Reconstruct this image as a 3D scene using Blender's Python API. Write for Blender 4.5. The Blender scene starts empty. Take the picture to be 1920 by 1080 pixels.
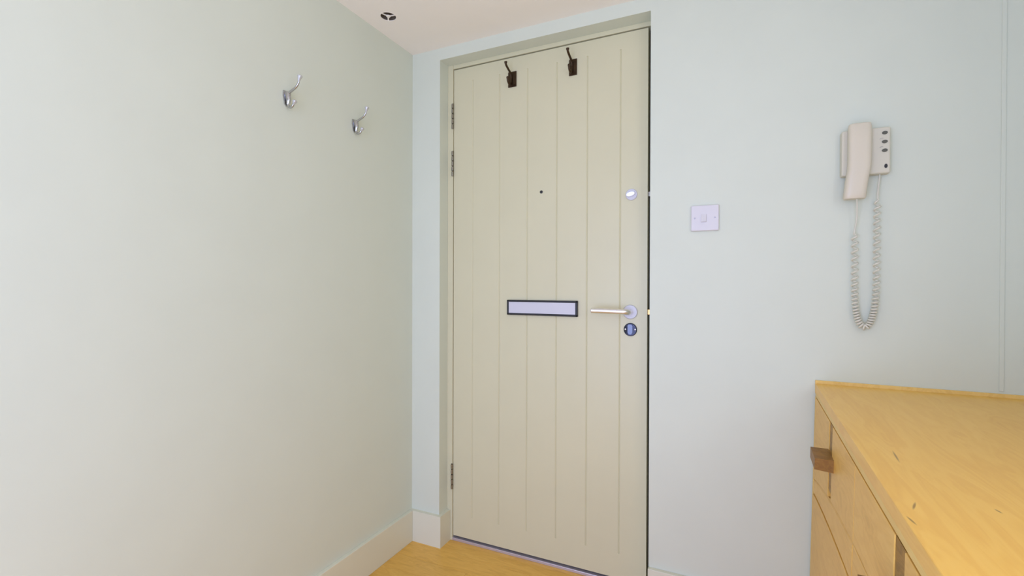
import bpy, bmesh, math, random
from mathutils import Vector, Matrix
random.seed(7)
S = bpy.context.scene
COL = S.collection

# ------------------------------------------------------------------ camera
F_PX = 887.69
cam_d = bpy.data.cameras.new('camera')
cam_d.sensor_fit = 'HORIZONTAL'; cam_d.sensor_width = 36.0
cam_d.lens = F_PX * 36.0 / 1920.0
cam_d.clip_start = 0.02
cam = bpy.data.objects.new('camera', cam_d); COL.objects.link(cam)
YAW, PITCH, ROLL = 0.4360, -0.0058, 0.0028
fw = Vector((-math.sin(YAW) * math.cos(PITCH), math.cos(YAW) * math.cos(PITCH), math.sin(PITCH)))
rt = Vector((math.cos(YAW), math.sin(YAW), 0.0)); up = rt.cross(fw)
rt2 = rt * math.cos(ROLL) + up * math.sin(ROLL); up2 = up * math.cos(ROLL) - rt * math.sin(ROLL)
cam.matrix_world = Matrix(((rt2.x, up2.x, -fw.x, 1.2442), (rt2.y, up2.y, -fw.y, -1.6587),
                           (rt2.z, up2.z, -fw.z, 1.0888), (0, 0, 0, 1)))
S.camera = cam

# ------------------------------------------------------------------ world, daylight, exposure
W = bpy.data.worlds.new('daylight'); S.world = W; W.use_nodes = True
bg = W.node_tree.nodes['Background']
bg.inputs['Color'].default_value = (0.74, 0.86, 1.0, 1); bg.inputs['Strength'].default_value = 0.3
def area(name, loc, direction, sx, sy, power, col):
    L = bpy.data.lights.new(name, 'AREA'); L.shape = 'RECTANGLE'; L.size = sx; L.size_y = sy
    L.energy = power; L.color = col
    o = bpy.data.objects.new(name, L); COL.objects.link(o); o.location = loc
    o.rotation_euler = Vector(direction).to_track_quat('-Z', 'Y').to_euler()
    return o
# daylight through the glazed door and the side window behind the camera
area('window_daylight_rear', (0.90, -2.63, 0.88), (0, 1, 0), 1.5, 1.66, 46, (0.505, 0.592, 1.0))
area('window_daylight_side', (2.15, -1.625, 1.475), (-1, 0, 0), 1.05, 0.95, 12.8, (0.94, 0.92, 1.0))
S.view_settings.view_transform = 'Standard'; S.view_settings.look = 'None'
S.view_settings.gamma = 1.0; S.view_settings.use_curve_mapping = False
S.view_settings.exposure = 0.0

# ------------------------------------------------------------------ materials
def nodes(name, rough=0.5, metal=0.0, col=(0.8, 0.8, 0.8)):
    m = bpy.data.materials.new(name); m.use_nodes = True
    nt = m.node_tree; b = nt.nodes['Principled BSDF']
    b.inputs['Base Color'].default_value = (*col, 1); b.inputs['Roughness'].default_value = rough
    b.inputs['Metallic'].default_value = metal
    return m, nt, b
def paint(name, col, rough=0.55, var=0.03, bump=0.05, scale=6.0, bscale=180.0):
    m, nt, b = nodes(name, rough, 0, col)
    tc = nt.nodes.new('ShaderNodeTexCoord')
    n = nt.nodes.new('ShaderNodeTexNoise'); n.inputs['Scale'].default_value = scale; n.inputs['Detail'].default_value = 3
    r = nt.nodes.new('ShaderNodeValToRGB')
    r.color_ramp.elements[0].position = 0.3; r.color_ramp.elements[1].position = 0.7
    r.color_ramp.elements[0].color = (*[c * (1 - var) for c in col], 1)
    r.color_ramp.elements[1].color = (*[min(1, c * (1 + var)) for c in col], 1)
    nt.links.new(tc.outputs['Object'], n.inputs['Vector']); nt.links.new(n.outputs['Fac'], r.inputs['Fac'])
    nt.links.new(r.outputs['Color'], b.inputs['Base Color'])
    if bump:
        n2 = nt.nodes.new('ShaderNodeTexNoise'); n2.inputs['Scale'].default_value = bscale
        bp = nt.nodes.new('ShaderNodeBump'); bp.inputs['Strength'].default_value = bump; bp.inputs['Distance'].default_value = 0.002
        nt.links.new(tc.outputs['Object'], n2.inputs['Vector']); nt.links.new(n2.outputs['Fac'], bp.inputs['Height'])
        nt.links.new(bp.outputs['Normal'], b.inputs['Normal'])
    return m
def wood(name, dark, mid, light, stretch, rough=0.4, scale=1.0, marks=(), rand=0.0):
    m, nt, b = nodes(name, rough)
    N = nt.nodes.new; Lk = nt.links.new
    tc = N('ShaderNodeTexCoord'); mp = N('ShaderNodeMapping'); mp.inputs['Scale'].default_value = stretch
    vec = tc.outputs['Object']
    if rand:
        oi = N('ShaderNodeObjectInfo'); sc = N('ShaderNodeVectorMath'); sc.operation = 'SCALE'
        cx = N('ShaderNodeCombineXYZ')
        for i in range(3): Lk(oi.outputs['Random'], cx.inputs[i])
        Lk(cx.outputs[0], sc.inputs[0]); sc.inputs['Scale'].default_value = 9.0
        ad = N('ShaderNodeVectorMath'); ad.operation = 'ADD'
        Lk(vec, ad.inputs[0]); Lk(sc.outputs[0], ad.inputs[1]); vec = ad.outputs[0]
    Lk(vec, mp.inputs['Vector'])
    n1 = N('ShaderNodeTexNoise'); n1.inputs['Scale'].default_value = 2.2 * scale; n1.inputs['Detail'].default_value = 4; n1.inputs['Distortion'].default_value = 1.2
    n2 = N('ShaderNodeTexNoise'); n2.inputs['Scale'].default_value = 14 * scale; n2.inputs['Detail'].default_value = 6
    Lk(mp.outputs[0], n1.inputs['Vector']); Lk(mp.outputs[0], n2.inputs['Vector'])
    # growth-ring bands: fract-like sine of the broad noise
    mu = N('ShaderNodeMath'); mu.operation = 'MULTIPLY'; mu.inputs[1].default_value = 42
    si = N('ShaderNodeMath'); si.operation = 'SINE'
    ma = N('ShaderNodeMath'); ma.operation = 'MULTIPLY_ADD'; ma.inputs[1].default_value = 0.10; 
    Lk(n1.outputs['Fac'], mu.inputs[0]); Lk(mu.outputs[0], si.inputs[0]); Lk(si.outputs[0], ma.inputs[0])
    mixv = N('ShaderNodeMath'); mixv.operation = 'MULTIPLY_ADD'; mixv.inputs[1].default_value = 0.35
    Lk(n2.outputs['Fac'], mixv.inputs[0])
    hf = N('ShaderNodeMath'); hf.operation = 'MULTIPLY'; hf.inputs[1].default_value = 0.65
    Lk(n1.outputs['Fac'], hf.inputs[0]); Lk(hf.outputs[0], mixv.inputs[2]); Lk(mixv.outputs[0], ma.inputs[2])
    r = N('ShaderNodeValToRGB')
    r.color_ramp.elements[0].position = 0.25; r.color_ramp.elements[0].color = (*dark, 1)
    r.color_ramp.elements[1].position = 0.75; r.color_ramp.elements[1].color = (*light, 1)
    e = r.color_ramp.elements.new(0.5); e.color = (*mid, 1)
    Lk(ma.outputs[0], r.inputs['Fac'])
    colout = r.outputs['Color']
    if rand:
        hs = N('ShaderNodeHueSaturation'); mr = N('ShaderNodeMapRange')
        mr.inputs['To Min'].default_value = 1 - rand; mr.inputs['To Max'].default_value = 1 + rand
        Lk(oi.outputs['Random'], mr.inputs['Value']); Lk(mr.outputs[0], hs.inputs['Value']); Lk(colout, hs.inputs['Color']); colout = hs.outputs[0]
    for (cx_, cy_, ang, la, lb) in marks:           # small dark checks in the grain of the board
        mm = N('ShaderNodeMapping'); mm.vector_type = 'TEXTURE'
        mm.inputs['Location'].default_value = (cx_, cy_, 0); mm.inputs['Rotation'].default_value = (0, 0, ang); mm.inputs['Scale'].default_value = (la, lb, 1000)
        Lk(tc.outputs['Object'], mm.inputs['Vector'])
        ln = N('ShaderNodeVectorMath'); ln.operation = 'LENGTH'; Lk(mm.outputs[0], ln.inputs[0])
        mr2 = N('ShaderNodeMapRange'); mr2.inputs['From Min'].default_value = 0.4; mr2.inputs['From Max'].default_value = 1.0
        mr2.inputs['To Min'].default_value = 0.75; mr2.inputs['To Max'].default_value = 0.0
        Lk(ln.outputs['Value'], mr2.inputs['Value'])
        mx = N('ShaderNodeMix'); mx.data_type = 'RGBA'; mx.inputs[7].default_value = (0.22, 0.105, 0.02, 1)
        Lk(mr2.outputs[0], mx.inputs[0]); Lk(colout, mx.inputs[6]); colout = mx.outputs[2]
    Lk(colout, b.inputs['Base Color'])
    bp = N('ShaderNodeBump'); bp.inputs['Strength'].default_value = 0.08; bp.inputs['Distance'].default_value = 0.001
    Lk(n2.outputs['Fac'], bp.inputs['Height']); Lk(bp.outputs['Normal'], b.inputs['Normal'])
    return m
M = {}
M['wall'] = paint('mint_wall_paint', (0.69, 0.726, 0.60), 0.6, 0.012, 0.04)
M['ceiling'] = paint('ceiling_paint', (0.97, 0.91, 0.80), 0.7, 0.01, 0.03)
M['door'] = paint('cream_gloss_paint', (0.665, 0.63, 0.42), 0.38, 0.012, 0.02)
M['skirting'] = paint('skirting_paint', (0.745, 0.735, 0.575), 0.42, 0.012, 0.02)
M['chrome'] = nodes('chrome', 0.16, 1.0, (0.52, 0.52, 0.53))[0]
M['satin'] = nodes('satin_aluminium', 0.35, 1.0, (0.88, 0.87, 0.90))[0]
M['steel'] = nodes('dull_steel', 0.30, 1.0, (0.33, 0.31, 0.265))[0]
M['threshold'] = nodes('threshold_metal', 0.4, 0.6, (0.62, 0.58, 0.66))[0]
M['bronze'] = nodes('dark_bronze', 0.4, 0.6, (0.055, 0.030, 0.012))[0]
M['black'] = nodes('black_plastic', 0.4, 0.0, (0.012, 0.012, 0.014))[0]
M['flap'] = nodes('letter_flap_white', 0.35, 0.0, (0.64, 0.635, 0.69))[0]
M['dark_chrome'] = nodes('dark_chrome', 0.16, 1.0, (0.035, 0.035, 0.045))[0]
M['mid_chrome'] = nodes('mid_chrome', 0.22, 1.0, (0.11, 0.115, 0.135))[0]
M['housing'] = nodes('spot_housing', 0.6, 0.0, (0.17, 0.14, 0.10))[0]
M['hook_tip'] = nodes('hook_tip_grey', 0.25, 0.3, (0.56, 0.56, 0.54))[0]
M['brass'] = nodes('brass', 0.3, 1.0, (0.62, 0.38, 0.14))[0]
M['white'] = nodes('white_plastic', 0.35, 0.0, (0.70, 0.675, 0.675))[0]
M['screw'] = nodes('screw_grey', 0.4, 0.4, (0.42, 0.40, 0.42))[0]
M['ivory'] = nodes('ivory_plastic', 0.35, 0.0, (0.70, 0.635, 0.49))[0]
M['ivory_base'] = nodes('ivory_plastic_base', 0.4, 0.0, (0.67, 0.635, 0.50))[0]
M['cord'] = nodes('cord_plastic', 0.4, 0.0, (0.72, 0.695, 0.57))[0]
M['button'] = nodes('button_grey', 0.5, 0.0, (0.10, 0.10, 0.075))[0]
M['darkvoid'] = nodes('dark_recess', 0.8, 0.0, (0.05, 0.045, 0.035))[0]
M['floor'] = wood('floor_oak', (0.68, 0.37, 0.062), (0.79, 0.45, 0.083), (0.85, 0.51, 0.11), (1.2, 9, 9), 0.35, 1.6, (), 0.06)
marks = [(-0.2029, 0.2444, -1.670, 0.0366, 0.0019), (-0.2377, 0.0284, -1.916, 0.0173, 0.0019), (-0.2543, -0.0223, -1.411, 0.0137, 0.0019), (-0.1445, 0.0561, -1.335, 0.0075, 0.0019)]
OAK = ((0.87, 0.475, 0.08), (0.92, 0.535, 0.098), (0.95, 0.575, 0.118))
M['oak_top'] = wood('oak_top', *OAK, (9, 1.1, 9), 0.34, 1.0, marks)
M['oak_front'] = wood('oak_front', (0.76, 0.435, 0.092), (0.84, 0.495, 0.112), (0.88, 0.54, 0.135), (6, 1.6, 8), 0.42, 1.1, (), 0.03)
M['oak_edge'] = wood('oak_edge', (0.80, 0.52, 0.14), (0.86, 0.58, 0.17), (0.90, 0.63, 0.20), (9, 1.1, 9), 0.42, 1.0)
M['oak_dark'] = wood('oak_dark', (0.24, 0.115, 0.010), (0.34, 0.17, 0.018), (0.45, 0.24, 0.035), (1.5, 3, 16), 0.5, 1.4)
M['handle_wood'] = wood('handle_wood', (0.20, 0.088, 0.010), (0.27, 0.125, 0.014), (0.34, 0.165, 0.022), (4, 2, 8), 0.45, 2.0)

# ------------------------------------------------------------------ mesh helpers
class MB:
    def __init__(s): s.v = []; s.f = []; s.smooth = []
    def add(s, vs, fs, smooth=False):
        o = len(s.v); s.v += [tuple(p) for p in vs]
        s.f += [tuple(i + o for i in f) for f in fs]; s.smooth += [smooth] * len(fs); return s
    def box(s, x0, x1, y0, y1, z0, z1, bev=0.0):
        bm = bmesh.new(); bmesh.ops.create_cube(bm, size=1)
        for v in bm.verts:
            v.co = Vector((x0 if v.co.x < 0 else x1, y0 if v.co.y < 0 else y1, z0 if v.co.z < 0 else z1))
        if bev: bmesh.ops.bevel(bm, geom=bm.edges[:], offset=bev, segments=2, profile=0.5, affect='EDGES')
        return s.bm(bm)
    def bm(s, bm, smooth=False):
        bm.verts.index_update()
        s.add([v.co[:] for v in bm.verts], [[v.index for v in f.verts] for f in bm.faces], smooth); bm.free(); return s
    def tube(s, pts, rad, n=12, caps=True):
        pts = [Vector(p) for p in pts]; m = len(pts)
        R = rad if isinstance(rad, (list, tuple)) else [rad] * m
        t0 = (pts[1] - pts[0]).normalized(); a = Vector((0, 0, 1)) if abs(t0.z) < 0.9 else Vector((1, 0, 0))
        u = t0.cross(a).normalized(); vs = []; fs = []
        for i in range(m):
            t = (pts[min(i + 1, m - 1)] - pts[max(i - 1, 0)]).normalized()
            u = (u - t * u.dot(t)).normalized(); w = t.cross(u)
            for k in range(n):
                an = 2 * math.pi * k / n; vs.append(pts[i] + (u * math.cos(an) + w * math.sin(an)) * R[i])
        for i in range(m - 1):
            for k in range(n):
                fs.append((i * n + k, i * n + (k + 1) % n, (i + 1) * n + (k + 1) % n, (i + 1) * n + k))
        if caps: fs.append(tuple(range(n - 1, -1, -1))); fs.append(tuple((m - 1) * n + k for k in range(n)))
        return s.add(vs, fs, True)
    def lathe(s, c, axis, prof, n=32, ref=None):
        """prof: list of (radius, height along axis)"""
        ax = Vector(axis).normalized(); a = Vector(ref) if ref else (Vector((0, 0, 1)) if abs(ax.z) < 0.9 else Vector((1, 0, 0)))
        u = (a - ax * a.dot(ax)).normalized(); w = ax.cross(u); c = Vector(c); vs = []; fs = []
        for (r, h) in prof:
            for k in range(n):
                an = 2 * math.pi * k / n; vs.append(c + ax * h + (u * math.cos(an) + w * math.sin(an)) * r)
        for i in range(len(prof) - 1):
            for k in range(n):
                fs.append((i * n + k, i * n + (k + 1) % n, (i + 1) * n + (k + 1) % n, (i + 1) * n + k))
        fs.append(tuple(range(n - 1, -1, -1))); fs.append(tuple((len(prof) - 1) * n + k for k in range(n)))
        return s.add(vs, fs, True)
    def prism(s, poly, fn, h0, h1):
        """poly 2-D outline; fn(a, b, h) -> world point"""
        n = len(poly); vs = [fn(a, b, h0) for a, b in poly] + [fn(a, b, h1) for a, b in poly]
        fs = [tuple(range(n)), tuple(range(2 * n - 1, n - 1, -1))] + [(i, i + n, (i + 1) % n + n, (i + 1) % n) for i in range(n)]
        return s.add(vs, fs)
def wloc(o):
    p = Vector((0, 0, 0))
    while o is not None: p += o.location; o = o.parent
    return p
def mesh(name, mb, mat, parent=None, loc=None):
    """one mesh object; geometry is given in world metres, the origin goes to loc (or the parent's)"""
    base = wloc(parent) if parent else Vector((0, 0, 0))
    org = Vector(loc) if loc is not None else base
    me = bpy.data.meshes.new(name)
    me.from_pydata([tuple(Vector(p) - org) for p in mb.v], [], mb.f)
    bm = bmesh.new(); bm.from_mesh(me); bmesh.ops.recalc_face_normals(bm, faces=bm.faces[:]); bm.to_mesh(me); bm.free()
    for p, sm in zip(me.polygons, mb.smooth): p.use_smooth = sm
    if any(mb.smooth):
        try: me.set_sharp_from_angle(angle=math.radians(40))
        except Exception: pass
    me.materials.append(mat)
    o = bpy.data.objects.new(name, me); COL.objects.link(o)
    o.parent = parent; o.location = org - base
    return o
def empty(name, loc):
    o = bpy.data.objects.new(name, None); COL.objects.link(o); o.location = loc; o.empty_display_size = 0.05; return o
def tag(o, label, cat, group=None):
    o['label'] = label; o['category'] = cat
    if group: o['group'] = group
    return o
def struct(o, label=None):
    o['kind'] = 'structure'
    if label: o['label'] = label
    return o
def copy_tree(o, loc, parent=None):
    c = o.copy(); COL.objects.link(c); c.parent = parent
    c.location = loc if loc is not None else o.location
    for ch in list(o.children): copy_tree(ch, None, c)
    return c

# ------------------------------------------------------------------ the setting
H = 2.0706            # ceiling
RX = 2.02             # right wall
RY = -2.50            # rear wall, behind the camera
P0, Q0, LZ = 0.139, 0.9885, 2.022     # door opening: left, right, head
DY = 0.0658           # door face
BT, BH = 0.016, 0.130 # skirting thickness, height

fl = struct(mesh('floor', MB().box(-0.1, RX + .1, RY - .1, 0.35, -0.06, -0.0145), M['darkvoid']), 'golden oak strip floor')
PW, PL = 0.0895, 0.92
pm = mesh('plank', MB().box(0, PL - .0008, 0, PW - .0008, -.0145, 0, .0006), M['floor'], fl, (0, 0, 0))
first = True; row = 0; y = 0.0655
while y - PW > RY - .05:
    y -= PW; off = [0, .37, .61, .19, .78][row % 5] * PL; row += 1
    x = -0.02 - off
    while x < RX:
        if x + PL > -0.02:
            if first: o = pm; first = False
            else: o = pm.copy(); COL.objects.link(o); o.parent = fl
            o.location = (x, y, 0)
        x += PL
struct(mesh('wall_left', MB().box(-0.12, 0, RY - .1, 0.25, -0.06, H + .06), M['wall']), 'pale mint painted side wall')
wb = MB()
wb.box(0, P0, 0, 0.12, -0.06, H + .06)
wb.box(P0, Q0, 0, 0.12, LZ, H + .06)
wb.box(Q0, RX + .12, 0, 0.12, -0.06, H + .06)
struct(mesh('wall_back', wb, M['wall']), 'pale mint painted wall around the front door')
st = struct(mesh('trim_3', MB().box(1.8765, 1.8860, -.0025, 0, .815, H, .001), M['wall']), 'narrow vertical cover strip painted like the wall, above the sideboard')
wr = MB()        # right wall with a window opening behind the camera
w2 = (-2.15, -1.10, 1.00, 1.95)
wr.box(RX, RX + .12, w2[1], 0.12, -.06, H + .06); wr.box(RX, RX + .12, RY - .1, w2[0], -.06, H + .06)
wr.box(RX, RX + .12, w2[0], w2[1], -.06, w2[2]); wr.box(RX, RX + .12, w2[0], w2[1], w2[3], H + .06)
struct(mesh('wall_right', wr, M['wall']), 'pale mint painted wall beside the sideboard')
wf = MB(); w1 = (0.15, 1.65, 0.03, 1.75)
wf.box(0, w1[0], RY - .12, RY, -.06, H + .06); wf.box(w1[1], RX, RY - .12, RY, -.06, H + .06)
wf.box(w1[0], w1[1], RY - .12, RY, -.06, w1[2]); wf.box(w1[0], w1[1], RY - .12, RY, w1[3], H + .06)
struct(mesh('wall_front', wf, M['wall']), 'pale mint painted wall behind the viewer')
# ceiling with a round hole for the small downlight
DLX, DLY, DLR = 0.0975, -0.2755, 0.0275
cb = MB(); cx0, cx1, cy0, cy1 = -0.1, RX + .1, RY - .1, 0.12
n = 32; ring = [(DLX + DLR * math.cos(2 * math.pi * k / n), DLY + DLR * math.sin(2 * math.pi * k / n)) for k in range(n)]
hx0, hx1, hy0, hy1 = DLX - .06, DLX + .06, DLY - .06, DLY + .06
sq = []
for k in range(n):
    a = 2 * math.pi * k / n; c, s_ = math.cos(a), math.sin(a); f_ = .06 / max(abs(c), abs(s_)); sq.append((DLX + c * f_, DLY + s_ * f_))
vs = [(a, b, H) for a, b in ring] + [(a, b, H) for a, b in sq]
cb.add(vs, [(k, (k + 1) % n, n + (k + 1) % n, n + k) for k in range(n)])
for (a0, a1, b0, b1) in [(cx0, hx0, cy0, cy1), (hx1, cx1, cy0, cy1), (hx0, hx1, cy0, hy0), (hx0, hx1, hy1, cy1)]:
    cb.add([(a0, b0, H), (a1, b0, H), (a1, b1, H), (a0, b1, H)], [(0, 1, 2, 3)])
cb.add([(cx0, cy0, H + .06), (cx1, cy0, H + .06), (cx1, cy1, H + .06), (cx0, cy1, H + .06)], [(0, 1, 2, 3)])
ceil = struct(mesh('ceiling', cb, M['ceiling']), 'flat warm white ceiling')

# skirting boards
def skirt(name, mb, label): return struct(mesh(name, mb, M['skirting']), label)
def sprof(mb, x0, x1, y0, y1): return mb.box(x0, x1, y0, y1, 0, BH, .0015)
skirt('baseboard_left', sprof(MB(), 0, BT, RY, -BT), 'cream skirting board along the left wall')
b_ = MB(); poly = [(0, 0), (0, -BT), (P0 + BT, -BT), (P0 + BT, DY - .006), (P0, DY - .006), (P0, 0)]
b_.prism(poly, lambda a, b, h: (a, b, h), 0, BH)
skirt('baseboard_back_left', b_, 'short cream skirting wrapping the pier beside the door hinges')
skirt('baseboard_back_right', sprof(MB(), Q0, 1.46, -BT, 0), 'cream skirting board between door and sideboard')
skirt('baseboard_right', sprof(MB(), RX - BT, RX, RY, 0.0), 'cream skirting board along the right wall')

# windows (both behind the viewer)
def window(name, lo, label, axis):
    root = struct(empty(name, lo['loc']), label)
    a0, a1, z0, z1 = lo['r']; t = .05
    def bx(a, b, z_0, z_1, d0, d1):
        return MB().box(a, b, d0, d1, z_0, z_1, .003) if axis == 'y' else MB().box(d0, d1, a, b, z_0, z_1, .003)
    d0, d1 = lo['d']
    for (p, q, r_, s_) in [(a0, a1, z0, z0 + t), (a0, a1, z1 - t, z1), (a0, a0 + t, z0 + t, z1 - t), (a1 - t, a1, z0 + t, z1 - t), ((a0 + a1) / 2 - .025, (a0 + a1) / 2 + .025, z0 + t, z1 - t)]:
        mesh('frame_bar', bx(p, q, r_, s_, d0, d1), M['white'], root)
    mesh('window_sill', bx(a0 - .03, a1 + .03, z0 - .03, z0, *lo['sill']), M['white'], root)
window('window_1', dict(loc=(0.9, RY, w1[2]), r=w1, d=(RY - .09, RY - .04), sill=(RY, RY + .10)), 'white framed window behind the viewer', 'y')
window('window_2', dict(loc=(RX, -1.625, w2[2]), r=w2, d=(RX + .04, RX + .09), sill=(RX - .08, RX)), 'white framed window in the right wall', 'x')

# ------------------------------------------------------------------ door frame
FR = struct(empty('trim_1', (0.57, DY, 0)), 'cream painted door frame with dark gap around the leaf')
DL, DR, DT, DB = 0.1665, 0.9700, 2.001, 0.021
mesh('jamb', MB().box(P0, DL - .002, DY - .005, DY + .09, 0, LZ - .0, .001), M['door'], FR)
mesh('jamb', MB().box(0.9795, Q0 - .0002, DY + .002, DY + .09, 0, LZ, .001), M['door'], FR)
mesh('head', MB().box(DL - .002, 0.9795, DY - .003, DY + .09, DT + .0045, LZ, .001), M['door'], FR)
mesh('gap_shade_backing', MB().box(DL - .004, 0.9797, DY + .046, DY + .060, 0.0, DT + .004), M['black'], FR)  # black sheet added behind the leaf; its colour stands in for the gap's shade
TH = struct(mesh('trim_2', MB().box(P0 + BT, Q0 - .009, DY - .004, DY + .05, 0, 0.0115, .0015), M['threshold']), 'pale metal threshold strip under the front door')

# ------------------------------------------------------------------ the door
D = struct(empty('door_1', (0.57, DY, DB)), 'cream painted front door of vertical grooved boards')
edges = [DL, 0.2578, 0.3826, 0.5055, 0.6286, 0.7491, 0.8728, DR]
ZG0, ZG1 = 0.112, 1.945
mesh('door_core', MB().box(DL, DR, DY + .012, DY + .044, DB, DT), M['door'], D)
mesh('top_rail', MB().box(DL, DR, DY, DY + .012, ZG1, DT), M['door'], D)
mesh('bottom_rail', MB().box(DL, DR, DY, DY + .012, DB, ZG0), M['door'], D)
for i in range(7):
    a, b = edges[i], edges[i + 1]; g = .0032; dp = .0030
    gl = g if i > 0 else 0.0; gr = g if i < 6 else 0.0
    poly = [(a + gl, DY), (b - gr, DY), (b, DY + (dp if gr else 0)), (b, DY + .012), (a, DY + .012), (a, DY + (dp if gl else 0))]
    mb = MB().prism([p for j, p in enumerate(poly) if p not in poly[:j]], lambda p, q, h: (p, q, h), ZG0, ZG1)
    mesh('board', mb, M['door'], D)
# letter plate
lp = mesh('letter_plate', MB().box(.4225, .7165, DY - .010, DY, .9705, .9785, .002).box(.4225, .7165, DY - .010, DY, 1.0225, 1.0305, .002)
          .box(.4225, .4305, DY - .010, DY, .9705, 1.0305, .002).box(.7075, .7165, DY - .010, DY, .9705, 1.0305, .002), M['black'], D)
lp['label'] = 'black letter plate surround'
fp_ = mesh('flap', MB().box(.4295, .7085, DY - .0080, DY - .001, .9775, 1.0235, .001), M['flap'], lp); fp_['label'] = 'white letter flap'
# lever handle
RZ, RXX = .994, .9115
hd = mesh('rose', MB().lathe((RXX, DY, RZ), (0, -1, 0), [(.0255, 0), (.0255, .005), (.0235, .0075), (.0125, .0078), (.0125, .0085)], 40), M['flap'], D)
hd['label'] = 'round pale handle rose'
pts = [(RXX, DY - .008, RZ)] + [(RXX, DY - .03, RZ)]
for k in range(1, 7):
    a = math.pi / 2 * k / 6; pts.append((RXX - .018 * (1 - math.cos(a)), DY - .036 - .018 * math.sin(a), RZ + .0005 * k))
pts += [(RXX - .06, DY - .0545, RZ + .0035), (.7835, DY - .0545, RZ + .0045), (.7815, DY - .0545, RZ + .0045)]
lv = mesh('lever', MB().tube(pts, [.0095] * (len(pts) - 1) + [.0070], 16), M['satin'], hd); lv['label'] = 'brushed metal lever'
# lock escutcheon with drop cover
EZ = .9305
es = mesh('escutcheon', MB().lathe((.9118, DY, EZ), (0, -1, 0), [(.0235, 0), (.0235, .003), (.0215, .005), (.001, .0062)], 40), M['dark_chrome'], D)
cov = [(-.0085, .014), (-.005, .0185), (.005, .0185), (.0085, .014), (.0085, -.010), (.004, -.017), (-.004, -.017), (-.0085, -.010)]
mesh('keyhole_cover', MB().prism(cov, lambda a, b, h: (.9118 + a, DY - h, EZ + b), .004, .0095), M['mid_chrome'], es)
for sx in (-1, 1):
    mesh('screw', MB().lathe((.9118 + sx * .0172, DY - .004, EZ + .001), (0, -1, 0), [(.0030, 0), (.0028, .0020), (.0012, .0028)], 12), M['satin'], es)
# thumb turn of the night latch
tt = mesh('thumb_turn', MB().lathe((.9135, DY, 1.4155), (0, -1, 0), [(.0205, 0), (.0205, .003), (.019, .0045), (.0, .005)], 36), M['flap'], D)
kb = MB(); pr = []
for k in range(20):
    a = 2 * math.pi * k / 20; c, s_ = math.cos(a) * .0175, math.sin(a) * .0085
    pr.append((c * math.cos(.22) - s_ * math.sin(.22), c * math.sin(.22) + s_ * math.cos(.22)))
kb.prism(pr, lambda a, b, h: (.9130 + a * (1 - h * 8), DY - h, 1.4150 + b * (1 - h * 8)), .004, .019)
mesh('turn_knob', kb, M['satin'], tt)
mesh('peephole', MB().lathe((.5660, DY, 1.4530), (0, -1, 0), [(.0062, 0), (.0060, .0012), (.0045, .0016)], 20), M['black'], D)
# hinges on the left edge
for zc in (1.8055, 1.6050, .2740):
    hg = mesh('hinge', MB().box(DL - .0075, DL + .001, DY - .0062, DY - .0045, zc - .054, zc + .054), M['steel'], D)
    for k in range(5):
        z0 = zc - .054 + k * .0217
        mesh('knuckle', MB().lathe((DL - .0025, DY - .0085, z0), (0, 0, 1), [(.0028, 0), (.0042, .0010), (.0042, .0178), (.0028, .0188)], 14), M['steel'], hg)
# latch and bolt seen in the dark gap at the opening edge
mesh('latch', MB().box(DR - .004, .9785, DY + .010, DY + .030, .985, 1.004, .001), M['brass'], D)['label'] = 'brass latch'
mesh('bolt', MB().box(DR - .004, .9785, DY + .012, DY + .030, 1.407, 1.424, .001), M['steel'], D)

# ------------------------------------------------------------------ coat hooks
def bez(p, n=14):
    """Catmull-Rom through points"""
    P = [Vector(q) for q in p]; P = [P[0] * 2 - P[1]] + P + [P[-1] * 2 - P[-2]]; out = []
    for i in range(1, len(P) - 2):
        for k in range(n):
            t = k / n; a, b, c, d = P[i - 1], P[i], P[i + 1], P[i + 2]
            out.append(0.5 * ((2 * b) + (c - a) * t + (2 * a - 5 * b + 4 * c - d) * t * t + (3 * b - a - 3 * c + d) * t ** 3))
    out.append(P[-2]); return out
def door_hook(cx, w, label):
    r = tag(empty('coat_hook', (cx, DY, 1.8825)), label, 'hook', 'dark hooks on the front door')
    mesh('back_plate', MB().box(cx - w / 2, cx + w / 2, DY - .004, DY, 1.8825, 1.9435, .001), M['bronze'], r)
    up_ = bez([(cx - .003, DY - .006, 1.918), (cx - .003, DY - .014, 1.934), (cx - .003, DY - .034, 1.942), (cx - .004, DY - .052, 1.952), (cx - .004, DY - .055, 1.963)], 6)
    k = len(up_)
    mesh('upper_prong', MB().tube(up_, [.0042 + (.0016 if i > k - 5 else 0) for i in range(k)], 10), M['bronze'], r)
    lo = bez([(cx - .003, DY - .006, 1.915), (cx - .003, DY - .010, 1.898), (cx - .003, DY - .022, 1.888), (cx - .004, DY - .034, 1.896), (cx - .004, DY - .037, 1.912)], 6)
    mesh('lower_prong', MB().tube(lo, [.0046] * (len(lo) - 3) + [.0056, .0056, .004], 10), M['bronze'], r)
    for dz in (.008, .053):
        mesh('screw', MB().lathe((cx + .008, DY - .004, 1.8825 + dz), (0, -1, 0), [(.003, 0), (.0026, .0012)], 10), M['bronze'], r)
door_hook(.4405, .036, 'dark bronze coat hook on the door nearer the hinges')
door_hook(.6935, .031, 'dark bronze coat hook on the door nearer the lock side')
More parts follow.
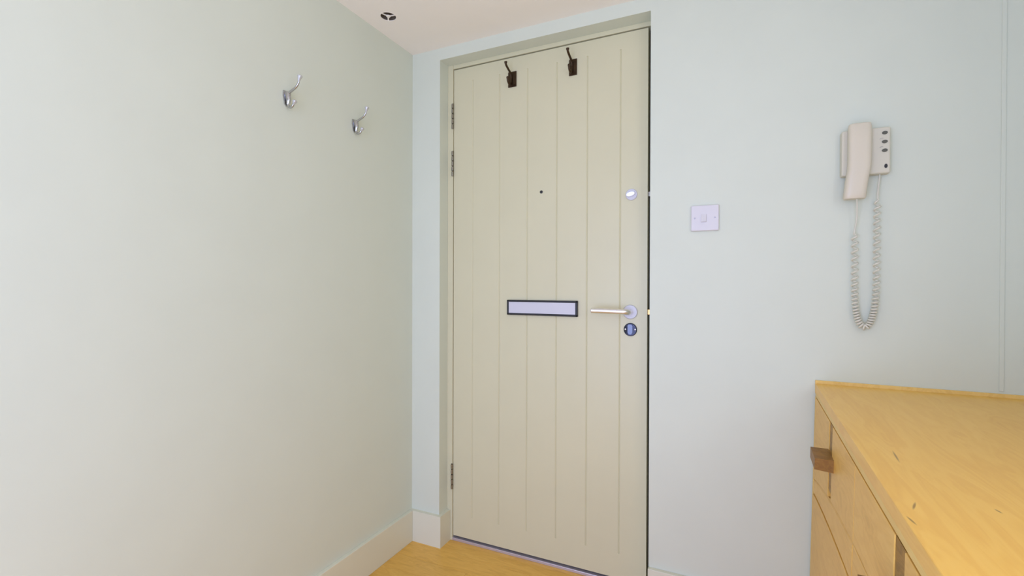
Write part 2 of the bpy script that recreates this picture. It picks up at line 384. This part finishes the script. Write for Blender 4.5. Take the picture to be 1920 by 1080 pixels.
def wall_hook(y, z, label):
    r = tag(empty('coat_hook', (0, y, z - .024)), label, 'hook', 'chrome hooks on the left wall')
    out = [(-.0105, .022), (.0105, .022), (.0115, .006), (.0065, -.018), (0, -.025), (-.0065, -.018), (-.0115, .006)]
    mesh('back_plate', MB().prism(out, lambda a, b, h: (h, y + a, z + b), 0, .004), M['chrome'], r)
    mesh('boss', MB().tube([(.004, y, z + .016), (.010, y, z + .010), (.013, y, z - .006), (.010, y, z - .020)], [.007, .0085, .0075, .005], 14), M['chrome'], r)
    u = bez([(.008, y, z + .012), (.022, y, z + .018), (.042, y, z + .026), (.053, y, z + .036), (.057, y, z + .046)], 5)
    up_ = mesh('upper_prong', MB().tube(u, [.0042 - .0012 * i / len(u) for i in range(len(u))], 10), M['chrome'], r)
    mesh('tip', MB().lathe(u[-1], (.25, 0, 1), [(.003, -.003), (.0048, .004), (.0078, .011), (.0070, .0145), (.003, .016)], 18), M['hook_tip'], up_)
    l = bez([(.010, y, z - .014), (.012, y, z - .024), (.019, y, z - .030), (.029, y, z - .028), (.034, y, z - .022)], 5)
    lo = mesh('lower_prong', MB().tube(l, [.0048 - .0014 * i / len(l) for i in range(len(l))], 10), M['chrome'], r)
    mesh('tip', MB().lathe(l[-1], (.55, 0, .8), [(.003, -.002), (.0045, .003), (.0070, .009), (.0062, .012), (.003, .0132)], 18), M['hook_tip'], lo)
wall_hook(-.634, 1.659, 'chrome double coat hook on the left wall, higher in view')
wall_hook(-.3455, 1.663, 'chrome double coat hook on the left wall, nearer the corner')

# ------------------------------------------------------------------ downlight
dl = tag(empty('downlight', (DLX, DLY, H)), 'small round recessed spotlight with three spokes in the ceiling', 'light')
mesh('rim', MB().add(*(lambda prof, n=36: ([(DLX + r_ * math.cos(2 * math.pi * k / n), DLY + r_ * math.sin(2 * math.pi * k / n), H + h) for (r_, h) in prof for k in range(n)],
     [(i * n + k, i * n + (k + 1) % n, ((i + 1) % len(prof)) * n + (k + 1) % n, ((i + 1) % len(prof)) * n + k) for i in range(len(prof)) for k in range(n)]))([(.0275, .003), (.0275, -.0004), (.0285, -.0010), (.0310, -.0006), (.0310, .0)]), True), M['ceiling'], dl)
mesh('housing', MB().lathe((DLX, DLY, H), (0, 0, 1), [(.0274, .003), (.0274, .040), (.0, .042)], 36) if False else
     MB().add([(DLX + .0273 * math.cos(2 * math.pi * k / 36), DLY + .0273 * math.sin(2 * math.pi * k / 36), H + h) for h in (.001, .022) for k in range(36)],
              [(k, (k + 1) % 36, 36 + (k + 1) % 36, 36 + k) for k in range(36)] + [tuple(range(36, 72))]), M['housing'], dl)
sp = MB(); a0 = math.atan2(.770, -.638)
for k in range(3):
    a = a0 + k * 2 * math.pi / 3; c, s_ = math.cos(a), math.sin(a); w_ = .0028
    sp.add([(DLX + c * t_ - s_ * q, DLY + s_ * t_ + c * q, H + hz) for hz in (.0005, .0022) for (t_, q) in [(0, -w_), (.0272, -w_), (.0272, w_), (0, w_)]],
           [(0, 1, 2, 3), (7, 6, 5, 4), (0, 4, 5, 1), (1, 5, 6, 2), (2, 6, 7, 3), (3, 7, 4, 0)])
sp.lathe((DLX, DLY, H), (0, 0, 1), [(.0075, .0), (.0080, .0008), (.0080, .0024)], 24)
mesh('spoke_cover', sp, M['ceiling'], dl)

# ------------------------------------------------------------------ light switch
sw = tag(empty('light_switch', (1.1617, 0, 1.2665)), 'white square light switch on the wall between door and intercom', 'switch')
mesh('plate', MB().box(1.1197, 1.2037, -.009, 0, 1.2665, 1.3495, .0028), M['white'], sw)
rk = MB(); zc = 1.3075
rk.add([(1.1505, -.009, zc - .0125), (1.1665, -.009, zc - .0125), (1.1665, -.009, zc + .0125), (1.1505, -.009, zc + .0125),
        (1.1510, -.0155, zc - .0120), (1.1660, -.0155, zc - .0120), (1.1660, -.0110, zc + .0120), (1.1510, -.0110, zc + .0120)],
       [(0, 1, 2, 3), (4, 5, 6, 7), (0, 4, 5, 1), (1, 5, 6, 2), (2, 6, 7, 3), (3, 7, 4, 0)])
mesh('rocker', rk, M['white'], sw)
for sx in (-1, 1):
    mesh('screw', MB().lathe((1.1617 + sx * .0302, -.009, 1.308), (0, -1, 0), [(.0030, -.0005), (.0028, .0006), (.001, .0007)], 14), M['screw'], sw)

# ------------------------------------------------------------------ intercom telephone
ph = tag(empty('intercom_phone', (1.582, 0, 1.403)), 'ivory wall intercom handset with coiled cord above the sideboard', 'phone')
mesh('base', MB().box(1.5255, 1.6385, -.030, 0, 1.4030, 1.5315, .004), M['ivory_base'], ph)
# handset: rounded section swept down the front of the base, mouthpiece angled out
def hs_section(cx, cy, wx, wy, z, n=28, slope=0.0):
    o = []
    for k in range(n):
        a = 2 * math.pi * k / n; e = .55
        c, s_ = math.cos(a), math.sin(a)
        X = math.copysign(abs(c) ** e, c) * wx; Y = math.copysign(abs(s_) ** e, s_) * wy
        o.append((cx + X, cy + Y, z + slope * (cy + Y)))
    return o
secs = [(1.5650, -.040, .0200, .0080, 1.5455), (1.5650, -.042, .0255, .0125, 1.5425), (1.5650, -.0430, .0270, .0150, 1.5340), (1.5648, -.0435, .0272, .0155, 1.49),
        (1.5645, -.0440, .0270, .0155, 1.435), (1.5630, -.0440, .0268, .0158, 1.415), (1.5585, -.0425, .0264, .0160, 1.385), (1.5550, -.0400, .0264, .0160, 1.350),
        (1.5542, -.0390, .0264, .0160, 1.338), (1.5542, -.0390, .0245, .0140, 1.3345)]
hv = []; hf = []; n = 28
for (a, b, c, d, e) in secs: hv += hs_section(a, b, c, d, e, n)
for i in range(len(secs) - 1):
    for k in range(n): hf.append((i * n + k, i * n + (k + 1) % n, (i + 1) * n + (k + 1) % n, (i + 1) * n + k))
hf += [tuple(range(n)), tuple(range(len(secs) * n - 1, len(secs) * n - n - 1, -1))]
mesh('handset', MB().add(hv, hf, True), M['ivory'], ph)
bt0 = None
for zb in (1.5148, 1.4903, 1.4660):
    pr = [(.0064 * math.cos(2 * math.pi * k / 20), .0046 * math.sin(2 * math.pi * k / 20)) for k in range(20)]
    mesh('button', MB().prism(pr, lambda a, b, h: (1.6248 + a, -.030 - h, zb + b), -.001, .0022), M['button'], ph)
pr = [(.0036 * math.cos(2 * math.pi * k / 16), .0058 * math.sin(2 * math.pi * k / 16)) for k in range(16)]
mesh('indicator', MB().prism(pr, lambda a, b, h: (1.6278 + a, -.030 - h, 1.4226 + b), -.001, .0015), M['black'], ph)
for zb in (1.500, 1.4765):    # small printed curved marks beside the buttons
    arc = [(1.6135 + .0040 * t, -.0303, zb - .002 + .0035 * t - .0012 * t * t) for t in [0, .5, 1, 1.5, 2]]
    mesh('printed_mark', MB().tube(arc, .00055, 5), M['screw'], ph)
# cord: straight leads and a long coil hanging in a U
cdm = MB(); yc = -.018
cdm.tube(bez([(1.5600, -.039, 1.336), (1.5620, -.034, 1.315), (1.5628, -.024, 1.275), (1.5600, yc, 1.250), (1.5590, yc, 1.240)], 6), .0021, 8)
path = bez([(1.5600, yc, 1.243), (1.5605, yc, 1.15), (1.5612, yc, 1.06), (1.5665, yc, 1.003), (1.5775, yc, .9755), (1.5915, yc, .9760), (1.6030, yc, 1.005), (1.6100, yc, 1.06), (1.6112, yc, 1.15), (1.6112, yc, 1.25), (1.6120, yc, 1.335)], 24)
# arc length resample with variable pitch (tight at the bottom of the U)
seg = [0]
for i in range(1, len(path)): seg.append(seg[-1] + (path[i] - path[i - 1]).length)
Ltot = seg[-1]
def at(s):
    s = min(max(s, 0), Ltot); i = 1
    while i < len(seg) - 1 and seg[i] < s: i += 1
    t = (s - seg[i - 1]) / max(1e-9, seg[i] - seg[i - 1]); return path[i - 1].lerp(path[i], t), (path[i] - path[i - 1]).normalized()
hel = []; s = 0.0; ph_ = 0.0; NS = 14
while s < Ltot:
    p, t = at(s); nrm = Vector((t.z, 0, -t.x)); bn = Vector((0, 1, 0))
    rr = .0066 * min(1, s / .014 + .05, (Ltot - s) / .014)
    hel.append(p + (nrm * math.cos(ph_) + bn * math.sin(ph_)) * rr)
    pitch = .0076 + .0120 * min(1, max(0, (p.z - 1.01) / .12))
    s += pitch / NS; ph_ += 2 * math.pi / NS
cdm.tube(hel, .0028, 6)
pe = hel[-1]
cdm.tube(bez([tuple(pe), (1.6125, -.019, 1.352), (1.6150, -.018, 1.378), (1.6175, -.016, 1.405)], 5), .0021, 8)
mesh('cord', cdm, M['cord'], ph)

# ------------------------------------------------------------------ sideboard
ZT = .800
X0, KY, MZ = 1.4687, .0317, .020
LEN, DEP = 1.79, .515
def FP(s, z, off=0.0):          # point on the (slightly battered) front: s metres from the wall, off metres proud
    y = -.007 - s
    return (X0 + KY * y - MZ * (ZT - z) - off, y, z)
sb = tag(empty('sideboard', (1.70, -.9, 0)), 'light oak sideboard with arched drawer row in the right foreground', 'sideboard')
XB = X0 + DEP
def slab(z0, z1, o0=0.0, bev=.0015, s0=0.0, s1=LEN):
    bm = bmesh.new()
    lo = [FP(s0, z0, o0), FP(s1, z0, o0), (XB, -.007 - s1, z0), (XB, -.007 - s0, z0)]
    hi = [FP(s0, z1, o0), FP(s1, z1, o0), (XB, -.007 - s1, z1), (XB, -.007 - s0, z1)]
    V = [bm.verts.new(p) for p in lo + hi]
    for f in [(0, 1, 2, 3), (7, 6, 5, 4), (0, 4, 5, 1), (1, 5, 6, 2), (2, 6, 7, 3), (3, 7, 4, 0)]: bm.faces.new([V[i] for i in f])
    bmesh.ops.recalc_face_normals(bm, faces=bm.faces[:])
    if bev: bmesh.ops.bevel(bm, geom=bm.edges[:], offset=bev, segments=2, profile=.5, affect='EDGES')
    return MB().bm(bm)
mesh('top', slab(.7755, ZT), M['oak_top'], sb)
mesh('front_rail', slab(.7635, .7752, -.0008, .001), M['oak_edge'], sb)
mesh('back_lip', MB().box(X0 - .0005, XB, -.0065, -.0005, .770, .8095, .001), M['oak_edge'], sb)
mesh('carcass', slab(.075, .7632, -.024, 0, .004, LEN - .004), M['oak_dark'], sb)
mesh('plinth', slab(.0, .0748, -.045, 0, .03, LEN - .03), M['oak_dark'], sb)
def zr(s): return .630 - .140 * (s - .895) ** 2
def zg(s): return .548 - .085 * (s - .895) ** 2
def panel(name, s0, s1, lo, hi, mat, parent, off=0.0, ch=.0010, th=.022, n=8):
    """front board between two height curves with a small chamfer all round"""
    mb = MB()
    ss = [s0 + (s1 - s0) * k / n for k in range(n + 1)]
    def ring(ins, o):
        a = s0 + ins; b = s1 - ins; q = [a + (b - a) * k / n for k in range(n + 1)]
        return [FP(t, lo(t) + ins, o) for t in q] + [FP(t, hi(t) - ins, o) for t in reversed(q)]
    R = [ring(ch, off), ring(0, off - ch), ring(0, off - th)]; m = len(R[0])
    vs = R[0] + R[1] + R[2]; fs = []
    for j in range(2):
        for i in range(m): fs.append((j * m + i, j * m + (i + 1) % m, (j + 1) * m + (i + 1) % m, (j + 1) * m + i))
    for j in (0, 2):
        for k in range(n):
            fs.append((j * m + k, j * m + k + 1, j * m + m - 2 - k, j * m + m - 1 - k))
    mb.add(vs, fs)
    return mesh(name, mb, mat, parent)
def c_(v): return lambda s: v
mesh_post = [panel('end_stile', 0.0, .016, c_(.0), c_(.7625), M['oak_edge'], sb), panel('end_stile', LEN - .016, LEN, c_(.0), c_(.7625), M['oak_edge'], sb)]
G = [.316, .895, 1.474]; hw = .0235
spans = [(.018, G[0] - hw), (G[0] + hw, .6045), (.6065, G[1] - hw), (G[1] + hw, 1.1835), (1.1855, G[2] - hw), (G[2] + hw, LEN - .018)]
for i, (a, b) in enumerate(spans):
    d_ = panel('drawer', a, b, lambda s: zr(s) + .001, c_(.7605), M['oak_front'], sb)
    g = G[i // 2]
    near = (i % 2 == 1)
    # half of the wedge-shaped pull: the two halves meet across the recess
    y0, y1 = (g - .033, g - .0005) if not near else (g + .0005, g + .055)
    t0, t1 = (.0, .010) if not near else (.010, .0)
    mb = MB(); zl, zh = .6630, .6925; pr_ = .037
    q = [(y0, -.004), (y1, -.004), (y1, pr_ - t1), (y0, pr_ - t0)]
    q = [(y0, -.004), (y1, -.004), (y1, pr_), (y0, pr_)]
    vs = [FP(s_, zl + (.004 if o > 0 else 0), o) for s_, o in q] + [FP(s_, zh, o) for s_, o in q]
    mb.add(vs, [(0, 1, 2, 3), (7, 6, 5, 4), (0, 4, 5, 1), (1, 5, 6, 2), (2, 6, 7, 3), (3, 7, 4, 0)])
    h_ = mesh('handle', mb, M['handle_wood'], d_); h_['label'] = 'dark stained wooden pull'
panel('apron', .018, .6045, zg, lambda s: zr(s) - .001, M['oak_front'], sb, .0, .004)
panel('apron', .6065, LEN - .018, zg, lambda s: zr(s) - .001, M['oak_front'], sb)
for g in G:
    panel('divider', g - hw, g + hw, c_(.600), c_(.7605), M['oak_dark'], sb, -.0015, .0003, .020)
for (a, b) in [(.018, .6045), (.6065, 1.1835), (1.1855, LEN - .018)]:
    panel('cabinet_door', a, b, c_(.08), lambda s: zg(s) - .005, M['oak_front'], sb)
